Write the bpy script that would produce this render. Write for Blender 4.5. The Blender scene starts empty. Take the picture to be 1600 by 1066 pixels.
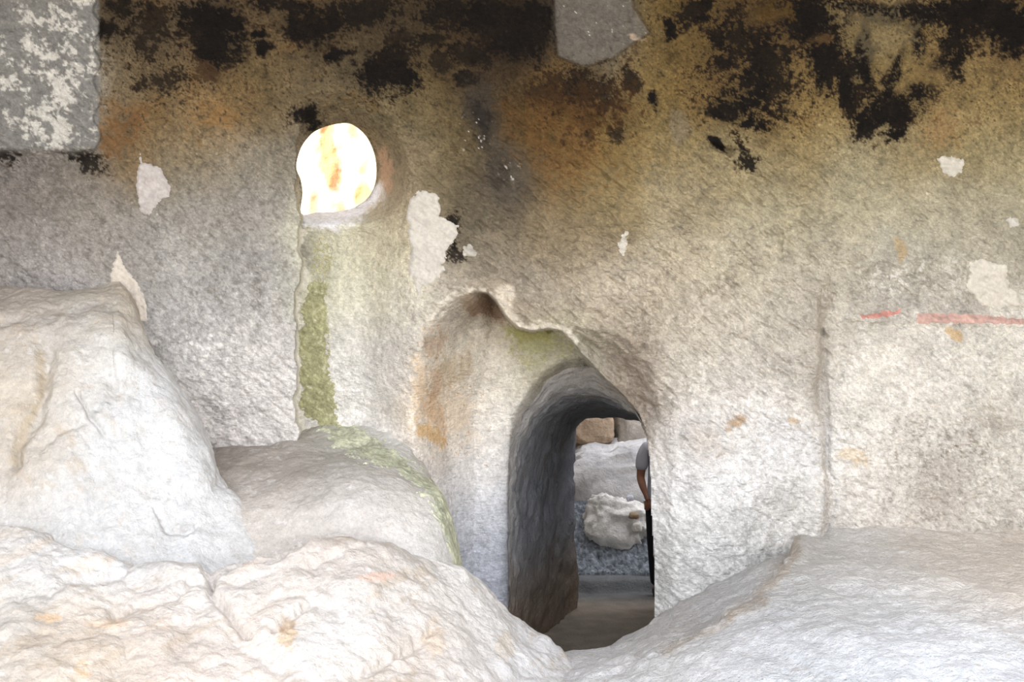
import bpy, bmesh, math, random
import numpy as np
from mathutils import Vector

scene = bpy.context.scene
COL = scene.collection
F = 1800.0            # focal length in pixels of the 1600x1066 frame
CZ = 1.55             # camera height over the cave floor

# ------------------------------------------------------------------ camera, sky, sun, exposure
cam_d = bpy.data.cameras.new('camera')
cam_d.sensor_width = 36.0
cam_d.lens = 36.0 * F / 1600.0
cam_d.clip_end = 300
cam = bpy.data.objects.new('camera', cam_d)
cam.location = (0, 0, CZ)
cam.rotation_euler = (math.radians(90), 0, 0)
COL.objects.link(cam)
scene.camera = cam

world = bpy.data.worlds.new('sky')
scene.world = world
world.use_nodes = True
wn = world.node_tree.nodes
wl = world.node_tree.links
bg = wn['Background']
sky = wn.new('ShaderNodeTexSky')
sky.sky_type = 'NISHITA'
sky.sun_disc = False
sky.sun_elevation = math.radians(36)
sky.sun_rotation = math.radians(-70)
sky.dust_density = 4.0
sky.air_density = 1.0
hz = wn.new('ShaderNodeMixRGB')          # thin white haze over the blue
hz.inputs['Fac'].default_value = 0.68
hz.inputs['Color2'].default_value = (6.2, 6.3, 6.5, 1)
wl.new(sky.outputs['Color'], hz.inputs['Color1'])
wl.new(hz.outputs['Color'], bg.inputs['Color'])
bg.inputs['Strength'].default_value = 0.30

sun_d = bpy.data.lights.new('sun', 'SUN')
sun_d.energy = 3.6
sun_d.angle = math.radians(0.6)
sun_d.color = (1.0, 0.97, 0.92)
sun = bpy.data.objects.new('sun', sun_d)
to_sun = Vector((-0.80, -0.12, 0.58))
sun.rotation_euler = to_sun.to_track_quat('Z', 'Y').to_euler()
COL.objects.link(sun)

vs = scene.view_settings
vs.view_transform = 'Standard'
vs.look = 'None'
vs.gamma = 1.0
vs.use_curve_mapping = False
vs.exposure = 1.33

# ------------------------------------------------------------------ numeric helpers
def S(e0, e1, x):
    t = np.clip((x - e0) / (e1 - e0), 0, 1)
    return t * t * (3 - 2 * t)

_rng = np.random.RandomState(7)
_perm = _rng.permutation(4096).astype(np.int64)
_grad = _rng.normal(size=(4096, 3)); _grad /= np.linalg.norm(_grad, axis=1)[:, None]
_grad = _grad.astype(np.float32)

def perlin(p):
    p = np.asarray(p, dtype=np.float32)
    i = np.floor(p).astype(np.int64)
    f = p - i
    w = f * f * f * (f * (f * 6 - 15) + 10)
    out = None
    res = {}
    for dx in (0, 1):
        for dy in (0, 1):
            for dz in (0, 1):
                h = _perm[(_perm[(_perm[(i[..., 0] + dx) & 4095] + i[..., 1] + dy) & 4095] + i[..., 2] + dz) & 4095]
                g = _grad[h]
                res[dx, dy, dz] = g[..., 0] * (f[..., 0] - dx) + g[..., 1] * (f[..., 1] - dy) + g[..., 2] * (f[..., 2] - dz)
    def lp(a, b, t): return a + t * (b - a)
    x00 = lp(res[0, 0, 0], res[1, 0, 0], w[..., 0]); x10 = lp(res[0, 1, 0], res[1, 1, 0], w[..., 0])
    x01 = lp(res[0, 0, 1], res[1, 0, 1], w[..., 0]); x11 = lp(res[0, 1, 1], res[1, 1, 1], w[..., 0])
    return lp(lp(x00, x10, w[..., 1]), lp(x01, x11, w[..., 1]), w[..., 2]) * 1.6

def fbm(p, scale, octaves=4, gain=0.5, seed=0.0, ridge=False):
    p = np.asarray(p, dtype=np.float32) * scale + seed * 17.31
    a, s, tot = 1.0, 0.0, 0.0
    for k in range(octaves):
        n = perlin(p)
        if ridge: n = 1 - 2 * np.abs(n)
        s = s + a * n; tot += a
        a *= gain; p = p * 2.03 + 5.7
    return s / tot

def lin(c):
    c = np.asarray(c, dtype=np.float32) / 255.0
    return np.where(c <= 0.04045, c / 12.92, ((c + 0.055) / 1.055) ** 2.4)

def seg_dist(U, V, poly, closed=True):
    d = np.full(U.shape, 1e9, dtype=np.float32)
    n = len(poly)
    for k in range(n if closed else n - 1):
        x0, y0 = poly[k]; x1, y1 = poly[(k + 1) % n]
        dx, dy = x1 - x0, y1 - y0
        t = np.clip(((U - x0) * dx + (V - y0) * dy) / (dx * dx + dy * dy + 1e-9), 0, 1)
        d = np.minimum(d, np.hypot(U - x0 - t * dx, V - y0 - t * dy))
    return d

def inside(U, V, poly):
    r = np.zeros(U.shape, bool)
    n = len(poly)
    for k in range(n):
        x0, y0 = poly[k]; x1, y1 = poly[(k + 1) % n]
        if y0 == y1: continue
        c = ((y0 > V) != (y1 > V)) & (U < (x1 - x0) * (V - y0) / (y1 - y0) + x0)
        r ^= c
    return r

def sdist(U, V, poly):          # positive inside
    return seg_dist(U, V, poly) * np.where(inside(U, V, poly), 1, -1)

def smooth_poly(poly, n=6):     # closed Catmull-Rom
    out = []
    m = len(poly)
    for k in range(m):
        p0, p1, p2, p3 = [np.array(poly[(k + j) % m], float) for j in (-1, 0, 1, 2)]
        for t in np.linspace(0, 1, n, endpoint=False):
            out.append(tuple(0.5 * (2 * p1 + (p2 - p0) * t + (2 * p0 - 5 * p1 + 4 * p2 - p3) * t * t + (3 * p1 - p0 - 3 * p2 + p3) * t ** 3)))
    return out

def hermite(xs, ys, xq):        # smooth interpolation, no overshoot; ys (n, ...)
    xs = np.asarray(xs, float); ys = np.asarray(ys, float)
    h = np.diff(xs)
    sh = (slice(None),) + (None,) * (ys.ndim - 1)
    dl = np.diff(ys, axis=0) / h[sh]
    m = np.zeros_like(ys)
    m[0], m[-1] = dl[0], dl[-1]
    if len(xs) > 2:
        same = dl[:-1] * dl[1:] > 0
        with np.errstate(divide='ignore', invalid='ignore'):
            hm = 2 * dl[:-1] * dl[1:] / (dl[:-1] + dl[1:])
        m[1:-1] = np.where(same, hm, 0)
    k = np.clip(np.searchsorted(xs, xq) - 1, 0, len(xs) - 2)
    hk = h[k]
    t = ((xq - xs[k]) / hk)
    t = np.clip(t, 0, 1)
    tt = t[sh]; hh = hk[sh]
    return ((2 * tt ** 3 - 3 * tt ** 2 + 1) * ys[k] + (tt ** 3 - 2 * tt ** 2 + tt) * hh * m[k]
            + (-2 * tt ** 3 + 3 * tt ** 2) * ys[k + 1] + (tt ** 3 - tt ** 2) * hh * m[k + 1])

def at(u, v, Y):
    u = np.asarray(u, float); v = np.asarray(v, float); Y = np.asarray(Y, float)
    u, v, Y = np.broadcast_arrays(u, v, Y)
    return np.stack([(u - 800) / F * Y, Y, CZ - (v - 533) / F * Y], axis=-1)

def uv_of(P):
    return 800 + P[..., 0] / P[..., 1] * F, 533 - (P[..., 2] - CZ) / P[..., 1] * F

def normals(P):
    a = np.gradient(P, axis=0); b = np.gradient(P, axis=1)
    n = np.cross(a, b)
    return n / (np.linalg.norm(n, axis=-1, keepdims=True) + 1e-12)

def rbf(U, V, pts, sig=60.0):
    num = np.zeros(U.shape + (3,), np.float32); den = np.zeros(U.shape, np.float32)
    for (u, v, r, g, b) in pts:
        d2 = ((U - u) ** 2 + (V - v) ** 2) / (sig * sig)
        w = (np.exp(-0.5 * d2) + 0.02 / (1 + d2 * d2)).astype(np.float32)
        num += w[..., None] * np.array((r, g, b), np.float32); den += w
    return num / den[..., None]

def rbf_fast(U, V, pts, sig):      # the same on a coarse grid, sampled bilinearly
    st = 8.0
    gu = np.arange(min(p[0] for p in pts) - 400, max(p[0] for p in pts) + 400, st); gv = np.arange(min(p[1] for p in pts) - 500, max(p[1] for p in pts) + 300, st)
    G = rbf(*np.meshgrid(gu, gv), pts, sig)
    x = np.clip((U - gu[0]) / st, 0, len(gu) - 1.001); y = np.clip((V - gv[0]) / st, 0, len(gv) - 1.001)
    a, b = x.astype(int), y.astype(int); fx, fy = (x - a)[..., None], (y - b)[..., None]
    return (G[b, a] * (1 - fx) + G[b, a + 1] * fx) * (1 - fy) + (G[b + 1, a] * (1 - fx) + G[b + 1, a + 1] * fx) * fy

def blend(c, col, m):
    return c + (np.asarray(col, np.float32) - c) * np.clip(m, 0, 1)[..., None]

# ------------------------------------------------------------------ mesh helpers
def finish(name, me, mat, parent=None, smooth=True):
    o = bpy.data.objects.new(name, me)
    COL.objects.link(o)
    if mat: me.materials.append(mat)
    if smooth and len(me.polygons):
        me.polygons.foreach_set('use_smooth', np.ones(len(me.polygons), bool))
    if parent is not None: o.parent = parent
    return o

def raw_mesh(name, verts, quads, color=None):
    me = bpy.data.meshes.new(name)
    verts = np.asarray(verts, np.float32).reshape(-1, 3); quads = np.asarray(quads, np.int32)
    me.vertices.add(len(verts)); me.vertices.foreach_set('co', verts.ravel())
    n = quads.shape[1]
    me.loops.add(quads.size); me.loops.foreach_set('vertex_index', quads.ravel())
    me.polygons.add(len(quads))
    me.polygons.foreach_set('loop_start', np.arange(0, quads.size, n, dtype=np.int32))
    me.polygons.foreach_set('loop_total', np.full(len(quads), n, np.int32))
    if color is not None:
        at_ = me.attributes.new('Col', 'FLOAT_COLOR', 'POINT')
        c = np.ones((len(verts), 4), np.float32); c[:, :3] = lin(np.clip(color, 0, 255)).reshape(-1, 3)
        at_.data.foreach_set('color', c.ravel())
    me.update(calc_edges=True)
    me.validate()
    return me

def grid_quads(nr, nc, keep=None, flip=False):
    i = np.arange(nr * nc).reshape(nr, nc)
    q = np.stack([i[:-1, :-1], i[1:, :-1], i[1:, 1:], i[:-1, 1:]], -1)
    if flip: q = q[..., ::-1]
    q = q.reshape(-1, 4)
    if keep is not None: q = q[keep.reshape(-1)]
    return q

def grid_obj(name, P, color, mat, parent=None, keep=None, flip=False, compact=False):
    q = grid_quads(P.shape[0], P.shape[1], keep, flip)
    V = P.reshape(-1, 3); C = None if color is None else color.reshape(-1, 3)
    used = np.zeros(len(V), bool); used[q.ravel()] = True
    if not used.all():
        idx = np.cumsum(used) - 1
        V = V[used]; q = idx[q]
        if C is not None: C = C[used]
    return finish(name, raw_mesh(name, V, q, C), mat, parent)

def loft(keys, us, nt, dens=None):
    ks = sorted(keys)
    A = np.array([keys[k] for k in ks], float)          # (k, n, 2)
    C = hermite(ks, A, np.asarray(us, float))           # (nu, n, 2)
    n = C.shape[1]
    tk = np.arange(n) if dens is None else np.concatenate([[0], np.cumsum(dens)])
    tq = np.linspace(0, tk[-1], nt)
    G = hermite(tk, np.swapaxes(C, 0, 1), tq)           # (nt, nu, 2)
    U = np.broadcast_to(np.asarray(us, float)[None, :], G.shape[:2])
    return at(U, G[..., 0], G[..., 1])

def structure(o):
    o['kind'] = 'structure'; return o

def tag(o, label, cat, group=None):
    o['label'] = label; o['category'] = cat
    if group: o['group'] = group
    return o

# ------------------------------------------------------------------ materials
def rock_mat(name, bump=0.5, grain=0.22, scale=1.0, pits=0.0, chisel=0.0, rough=0.95, base=None):
    m = bpy.data.materials.new(name); m.use_nodes = True
    nt = m.node_tree; N = nt.nodes; L = nt.links
    bs = N['Principled BSDF']; bs.inputs['Roughness'].default_value = rough
    bs.inputs['Specular IOR Level'].default_value = 0.15
    tc = N.new('ShaderNodeTexCoord')
    if base is None:
        a = N.new('ShaderNodeAttribute'); a.attribute_name = 'Col'; csock = a.outputs['Color']
    else:
        a = N.new('ShaderNodeRGB'); a.outputs[0].default_value = (*lin(base), 1); csock = a.outputs[0]
    def noise(sc, det, ro=0.6):
        n = N.new('ShaderNodeTexNoise'); n.inputs['Scale'].default_value = sc * scale
        n.inputs['Detail'].default_value = det; n.inputs['Roughness'].default_value = ro
        L.new(tc.outputs['Object'], n.inputs['Vector']); return n
    n1 = noise(28, 6, 0.7)
    r1 = N.new('ShaderNodeMapRange'); r1.inputs['From Min'].default_value = 0.3; r1.inputs['From Max'].default_value = 0.7
    r1.inputs['To Min'].default_value = 1 - grain; r1.inputs['To Max'].default_value = 1 + grain * 0.7
    L.new(n1.outputs['Fac'], r1.inputs['Value'])
    n2 = noise(110, 4, 0.7)
    r2 = N.new('ShaderNodeMapRange'); r2.inputs['From Min'].default_value = 0.3; r2.inputs['From Max'].default_value = 0.7
    r2.inputs['To Min'].default_value = 1 - grain * 0.8; r2.inputs['To Max'].default_value = 1 + grain * 0.5
    L.new(n2.outputs['Fac'], r2.inputs['Value'])
    mu = N.new('ShaderNodeMath'); mu.operation = 'MULTIPLY'
    L.new(r1.outputs[0], mu.inputs[0]); L.new(r2.outputs[0], mu.inputs[1])
    mx = N.new('ShaderNodeVectorMath'); mx.operation = 'SCALE'
    L.new(csock, mx.inputs[0]); L.new(mu.outputs[0], mx.inputs['Scale'])
    L.new(mx.outputs[0], bs.inputs['Base Color'])
    # relief
    h = N.new('ShaderNodeMath'); h.operation = 'MULTIPLY_ADD'
    nb = noise(22, 8, 0.62)
    L.new(nb.outputs['Fac'], h.inputs[0]); h.inputs[1].default_value = 0.030
    h.inputs[2].default_value = 0.0
    last = h.outputs[0]
    if chisel:
        mp = N.new('ShaderNodeMapping'); mp.inputs['Rotation'].default_value = (0, math.radians(38), 0)
        mp.inputs['Scale'].default_value = (16, 16, 52)
        L.new(tc.outputs['Object'], mp.inputs['Vector'])
        nc = N.new('ShaderNodeTexNoise'); nc.inputs['Scale'].default_value = 1.0; nc.inputs['Detail'].default_value = 3
        nc.inputs['Roughness'].default_value = 0.6
        L.new(mp.outputs[0], nc.inputs['Vector'])
        c1 = N.new('ShaderNodeMath'); c1.operation = 'MULTIPLY_ADD'; c1.inputs[1].default_value = 0.024 * chisel
        L.new(nc.outputs['Fac'], c1.inputs[0]); L.new(last, c1.inputs[2]); last = c1.outputs[0]
    if pits:
        vo = N.new('ShaderNodeTexVoronoi'); vo.inputs['Scale'].default_value = 26 * scale
        L.new(tc.outputs['Object'], vo.inputs['Vector'])
        pr = N.new('ShaderNodeMapRange'); pr.inputs['From Min'].default_value = 0.08; pr.inputs['From Max'].default_value = 0.3
        pr.inputs['To Min'].default_value = -0.012 * pits; pr.inputs['To Max'].default_value = 0
        L.new(vo.outputs['Distance'], pr.inputs['Value'])
        c2 = N.new('ShaderNodeMath'); c2.operation = 'ADD'
        L.new(pr.outputs[0], c2.inputs[0]); L.new(last, c2.inputs[1]); last = c2.outputs[0]
    bp = N.new('ShaderNodeBump'); bp.inputs['Strength'].default_value = bump; bp.inputs['Distance'].default_value = 1.0
    L.new(last, bp.inputs['Height']); L.new(bp.outputs[0], bs.inputs['Normal'])
    return m

def plain_mat(name, rgb, rough=0.8, noise_amt=0.1, sc=40, bump=0.05):
    return rock_mat(name, bump=bump, grain=noise_amt, scale=sc / 28.0, rough=rough, base=rgb)

M_WALL = rock_mat('tuff_wall', bump=0.7, grain=0.24, chisel=1.2, pits=0.3)
M_ROCK = rock_mat('white_limestone', bump=0.75, grain=0.12, chisel=0.0)
M_FLOOR = rock_mat('floor_limestone', bump=0.85, grain=0.12, scale=1.6, pits=0.5)
M_SMOOTH = rock_mat('hewn_passage', bump=0.7, grain=0.14, pits=0.35)
M_PLASTER = rock_mat('old_plaster', bump=0.35, grain=0.10)
M_MOSS = rock_mat('moss_film', bump=0.7, grain=0.25, scale=1.4)

# ================================================================== WALL
NICHE_L = [(468, 330), (472, 345), (468, 380), (474, 410), (466, 450), (462, 500), (466, 560), (463, 620), (466, 668)]
HOLE = smooth_poly([(463, 261), (470, 232), (486, 210), (503, 200), (525, 194), (545, 193), (560, 201), (574, 216), (584, 238), (588, 262),
                    (586, 286), (577, 306), (562, 319), (545, 327), (520, 331), (495, 332), (471, 334), (473, 302), (470, 281)], 4)
# the recess over the doorway: soft flared left edge, hard lip on the right
DOORN = [(668, 905), (655, 790), (645, 690), (642, 620), (652, 550), (666, 508), (690, 478), (712, 462), (742, 455), (762, 458), (775, 470),
         (790, 494), (808, 512), (830, 518), (858, 514), (876, 517), (893, 533), (908, 553), (940, 587), (975, 620), (998, 648), (1010, 680),
         (1014, 720), (1016, 800), (1021, 870), (1019, 930), (1022, 1010), (800, 1040), (700, 1010)]
ARCH = [(801, 1000), (800, 860), (799, 760), (801, 718), (808, 688), (822, 658), (842, 624), (864, 598), (890, 581), (920, 580), (950, 600),
        (976, 626), (996, 650), (1010, 682), (1016, 720), (1018, 800), (1022, 870), (1022, 930), (1024, 1000)]

PLASTER = {
    'A': [(218, 240), (224, 252), (240, 258), (252, 262), (266, 290), (262, 306), (244, 318), (232, 335), (219, 330), (214, 300)],
    'B': [(640, 312), (660, 300), (683, 304), (686, 340), (716, 352), (712, 372), (698, 392), (692, 425), (676, 440), (662, 446), (655, 468), (648, 448), (640, 420), (641, 370), (636, 340)],
    'C': [(722, 385), (735, 382), (750, 394), (742, 402), (726, 399)],
    'D': [(1466, 250), (1484, 244), (1504, 252), (1504, 268), (1490, 276), (1474, 270)],
    'E': [(1516, 415), (1532, 405), (1548, 412), (1572, 418), (1574, 440), (1590, 462), (1598, 478), (1560, 480), (1528, 472), (1512, 452)],
    'F': [(970, 374), (978, 366), (981, 388), (974, 398), (967, 392)],
    'H': [(1568, 342), (1584, 338), (1592, 350), (1578, 356)],
    'K': [(182, 470), (172, 440), (177, 415), (184, 394), (191, 408), (200, 428), (215, 448), (226, 462), (229, 500), (212, 498), (196, 480)],
    'I': [(70, 60), (100, 52), (112, 84), (92, 112), (78, 108), (66, 88)],
    'J': [(52, 150), (78, 138), (110, 160), (112, 192), (86, 204), (64, 188)],
}

WALL_COL = [
 (40,20,150,145,138),(90,60,168,163,155),(40,110,128,124,118),(120,150,165,160,152),(30,190,160,155,148),(120,210,150,146,140),
 (200,30,88,74,56),(210,90,105,92,72),(200,160,118,100,74),(190,215,120,96,66),(270,60,92,78,60),(270,130,108,90,66),(300,190,128,110,84),(345,185,134,106,72),
 (420,40,84,70,52),(400,110,104,88,62),(440,150,108,94,72),(520,60,72,60,44),(540,120,90,78,58),(620,40,74,62,46),(640,160,100,86,60),(690,130,88,72,48),
 (700,50,66,54,38),(760,60,56,44,32),(840,30,48,38,28),(920,40,104,97,88),(960,90,106,98,86),(900,150,92,72,42),(820,170,80,62,38),(1040,50,102,84,52),
 (1020,140,118,98,62),(1100,60,96,78,50),(1100,160,104,86,56),(1180,40,86,68,44),(1200,130,96,78,52),(1250,160,124,104,68),(1340,40,122,106,76),(1400,110,112,96,66),(1460,150,118,98,66),
 (1530,140,130,112,78),(1590,150,134,116,82),(1580,90,100,82,56),
 (40,255,112,104,98),(120,260,120,110,98),(60,320,128,120,112),(140,320,135,126,116),(60,390,140,132,124),(170,390,148,140,130),(280,260,130,118,98),(340,260,138,128,112),(420,250,132,124,110),
 (300,330,145,138,128),(400,340,142,135,126),(250,400,152,146,138),(350,420,152,146,138),(430,430,146,140,133),(300,480,158,152,146),(420,510,162,155,148),
 (80,440,168,160,156),(330,560,184,177,170),(430,580,188,180,173),(370,640,196,187,180),(440,650,198,190,182),
 (520,150,112,100,80),(600,180,110,100,80),(640,240,124,114,94),(660,290,134,122,100),(700,230,98,84,58),(700,290,102,88,62),(740,330,106,94,72),(560,600,214,207,198),
 (760,170,66,58,50),(790,280,72,64,58),(750,300,84,74,64),(860,220,110,86,52),(920,230,118,96,60),(860,300,116,94,62),(950,300,132,114,80),(830,360,122,106,82),(900,380,138,120,92),(780,410,128,116,98),
 (1040,230,136,120,88),(1060,320,148,134,106),(1150,260,142,128,98),(1260,230,140,124,92),(1200,320,154,143,116),(1330,300,156,146,120),(1420,230,142,128,98),(1520,220,148,134,102),(1580,250,150,138,108),
 (1450,330,158,149,126),(1560,330,156,147,124),(1050,420,166,152,128),(1180,410,166,155,132),(1300,410,166,156,134),(1420,420,154,147,132),(1530,400,158,149,130),
 (820,460,150,138,122),(900,450,158,144,124),(960,500,164,150,130),(1000,470,170,156,136),(1100,500,178,166,148),(1200,500,178,167,150),(1290,480,168,158,142),(1380,470,158,150,138),(1500,480,160,152,140),
 (960,560,136,120,102),(985,610,142,124,106),(1060,580,188,178,162),(1160,580,192,182,168),(1260,560,184,174,160),(1350,550,204,195,180),(1450,540,206,197,184),(1560,540,204,196,182),  # opens with the down-facing reveal, its shade put into the tone
 (1060,680,206,197,188),(1160,660,210,203,196),(1250,650,208,200,190),(1330,640,214,206,193),(1430,630,206,197,184),(1560,620,200,192,178),
 (1070,780,208,203,198),(1180,760,212,208,203),(1270,760,210,204,196),(1360,740,212,202,190),(1470,720,196,186,174),(1570,720,194,186,172),(1060,870,196,192,186),(1150,850,198,195,190),(1240,820,200,194,186),
 (1350,820,208,197,184),(1450,820,204,192,178),(1560,810,200,190,176),
 # niche below the window
 (500,370,194,188,162),(560,370,186,178,152),(610,340,170,152,124),(605,270,172,146,118),(620,400,190,178,148),(560,440,204,196,172),(610,470,192,182,158),(500,450,194,190,164),(560,530,208,201,188),(610,540,196,188,178),(540,610,212,205,196),(610,610,200,193,186),(600,660,204,197,190),(700,500,150,142,134),(630,560,180,172,166),
 # recess over the doorway
 (680,520,178,166,144),(730,480,168,154,132),(770,490,128,108,88),(800,520,150,132,108),(690,580,206,188,164),(680,640,212,182,148),(720,560,204,188,164),(700,700,220,202,180),(760,560,222,213,200),(820,545,182,174,148),(870,545,150,142,104),(850,590,176,160,132),(800,620,196,186,168),(760,640,228,219,207),(750,720,224,219,214),(800,680,190,182,172),
 (700,740,206,200,198),(760,800,200,198,200),(740,880,190,190,196),(900,580,170,170,165),
]

SLAB = [(862, -60), (866, 40), (870, 88), (910, 105), (960, 92), (985, 70), (1018, 52), (990, 10), (985, -60)]
def wall_depth(U, V):
    """distance Y of the wall's rough face, without fine relief"""
    D = 8.0 + 0.0 * U
    D -= 0.55 * S(320, -120, V)                        # the vault starts to lean in
    D += 0.10 * S(300, 0, U)
    D -= 0.05 * S(155, 149, U + 6 * np.sin(V / 9.0)) * S(245, 232, V)    # proud slab upper left
    sl = sdist(U, V, SLAB)      # grey slab at the top middle
    D -= 0.05 * S(-3, 3, sl)
    # right-hand panel behind a vertical corner
    cor = 1288 + 8 * np.sin(V / 55.0) + 3 * np.sin(V / 17.0)
    D += (0.07 * S(cor - 6, cor + 8, U) + 0.05 * np.exp(-((U - cor) / 7.0) ** 2)) * S(380, 480, V)
    D -= 0.10 * S(480, 540, V) * S(1300, 1500, U) * 0.4
    red = 497 + 0.03 * (U - 1430)
    D -= 0.025 * S(1310, 1340, U) * (S(red - 6, red + 1, V) * 0.6 - S(red + 5, red + 14, V) * 1.0)
    for pl, dp, wd in [([(1222, 362), (1220, 402)], .03, 3), ([(1265, 358), (1263, 400)], .02, 3), ([(1113, 226), (1126, 232), (1141, 238)], .07, 5), ([(1286, 450), (1283, 480), (1284, 520)], .05, 4), ([(1290, 590), (1294, 660), (1292, 740), (1294, 800)], .03, 4),
                       ([(1004, 470), (1012, 510), (1006, 545)], .03, 4), ([(955, 470), (985, 500)], .03, 4), ([(1135, 640), (1150, 668)], .04, 6)]:
        D = D + dp * np.exp(-(seg_dist(U, V, pl, False) / wd) ** 2)
    # bulge beside the doorway
    D -= 0.20 * np.exp(-(((U - 1110) / 100.0) ** 2)) * S(520, 760, V)
    D -= 0.25 * np.exp(-(((U - 960) / 120.0) ** 2 + ((V - 470) / 110.0) ** 2))
    D += 0.12 * S(1060, 1016, U) * S(560, 680, V)
    # sunken reveal leaning under the lip, right of the doorway top
    rv = sdist(U, V, [(900, 520), (960, 530), (1010, 575), (1022, 640), (1012, 690), (985, 640), (930, 585)])
    D += 0.24 * S(-14, 30, rv)
    # niche under the window, hard left edge and soft right side
    el = np.interp(V, [180, 262, 330, 372, 410, 450, 500, 560, 620, 668, 720], [474, 462, 469, 468, 474, 466, 462, 466, 463, 466, 470])
    el = el + 2.5 * np.sin(V / 13.0) + 1.5 * np.sin(V / 5.3)
    top = 176 + ((U - 548) / 95.0) ** 2 * 70
    prof = 0.30 * S(655, 560, U) + 0.12 * S(600, 480, U)
    nm = S(el - 3, el + 2, U) * S(0, 1, (V - top) / 40.0) * S(660, 640, U)
    D += nm * prof * S(735, 640, V)
    # window reveal: falls back to the right of the hole
    wr = np.hypot((U - 532) / 1.0, (V - 262) / 1.12)
    D += 0.28 * S(112, 52, wr) * S(el - 3, el + 2, U) * S(352, 322, V)
    D += -0.05 * np.exp(-((V - 352) / 12.0) ** 2) * S(el, el + 3, U) * S(600, 570, U)
    # doorway recess
    s = sdist(U, V, DOORN)
    hard = S(735, 775, U) * S(860, 800, V) + S(900, 930, U)
    hard = np.clip(hard, 0, 1)
    m = S(-1.5, 2.5, s) * hard + S(-6, 60, s) * (1 - hard)
    flare = 0.14 + 0.55 * S(640, 800, U) + 0.10 * S(560, 640, V) - 0.12 * S(760, 880, U) * S(600, 520, V)
    D += m * np.clip(flare, 0.12, 0.62)
    am = sdist(U, V, ARCH)
    wd = 7 + 19 * S(720, 640, V)
    D += 0.35 * S(-wd, 6, am) * S(0, 6, s) * 0.5
    return D

def chip(P, k=1.0):
    """pick-marked rock relief, in metres"""
    x, y, z = P[..., 0], P[..., 1], P[..., 2]
    a = math.radians(38)
    q = np.stack([(x * math.cos(a) - z * math.sin(a)) * 7, y * 7, (x * math.sin(a) + z * math.cos(a)) * 22], -1)
    big = 1 + .9 * S(-.7, -.2, x) * S(2.6, 2.0, x) * S(.6, 1.1, z) * S(3.4, 2.6, z)
    return k * (0.027 * big * fbm(q, 1.0, 3, 0.6, 3) + 0.010 * big * np.abs(fbm(q * .55, 1.0, 2, .5, 9)) + 0.012 * fbm(P, 9, 4, 0.6, 5, ridge=True))

step = 1.75
us = np.arange(-260, 1861, step); vv = np.arange(-330, 1081, step)
U, V = np.meshgrid(us, vv)
sd = sdist(U, V, HOLE); gvv, guu = np.gradient(sd, step); gl = np.maximum(np.hypot(guu, gvv), .3)
near = np.abs(sd) < .75 * step
U = np.where(near, U - sd * guu / gl ** 2, U); V = np.where(near, V - sd * gvv / gl ** 2, V)
D = wall_depth(U, V)
P0 = at(U, V, D)
rough_m = 1 - 0.75 * S(-5, 25, sdist(U, V, DOORN)) * S(1000, 900, U)
rough_m *= 1 - 0.6 * S(475, 490, U) * S(650, 620, U) * S(200, 260, V)
relief = 0.06 * fbm(P0, 1.1, 3, 0.5, 1) + 0.030 * fbm(P0, 3.2, 4, 0.55, 2) + 0.030 * np.abs(fbm(P0, 5.5, 3, 0.55, 6)) + 0.018 * np.abs(fbm(P0, 13, 3, 0.6, 8))
keepflat = S(-2, 40, np.abs(sdist(U, V, HOLE)))
D = D - (relief * (0.35 + 0.65 * rough_m) + chip(P0) * rough_m)
# sooty crust flakes stand a little proud / pits where it fell
P = at(U, V, D)

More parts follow.
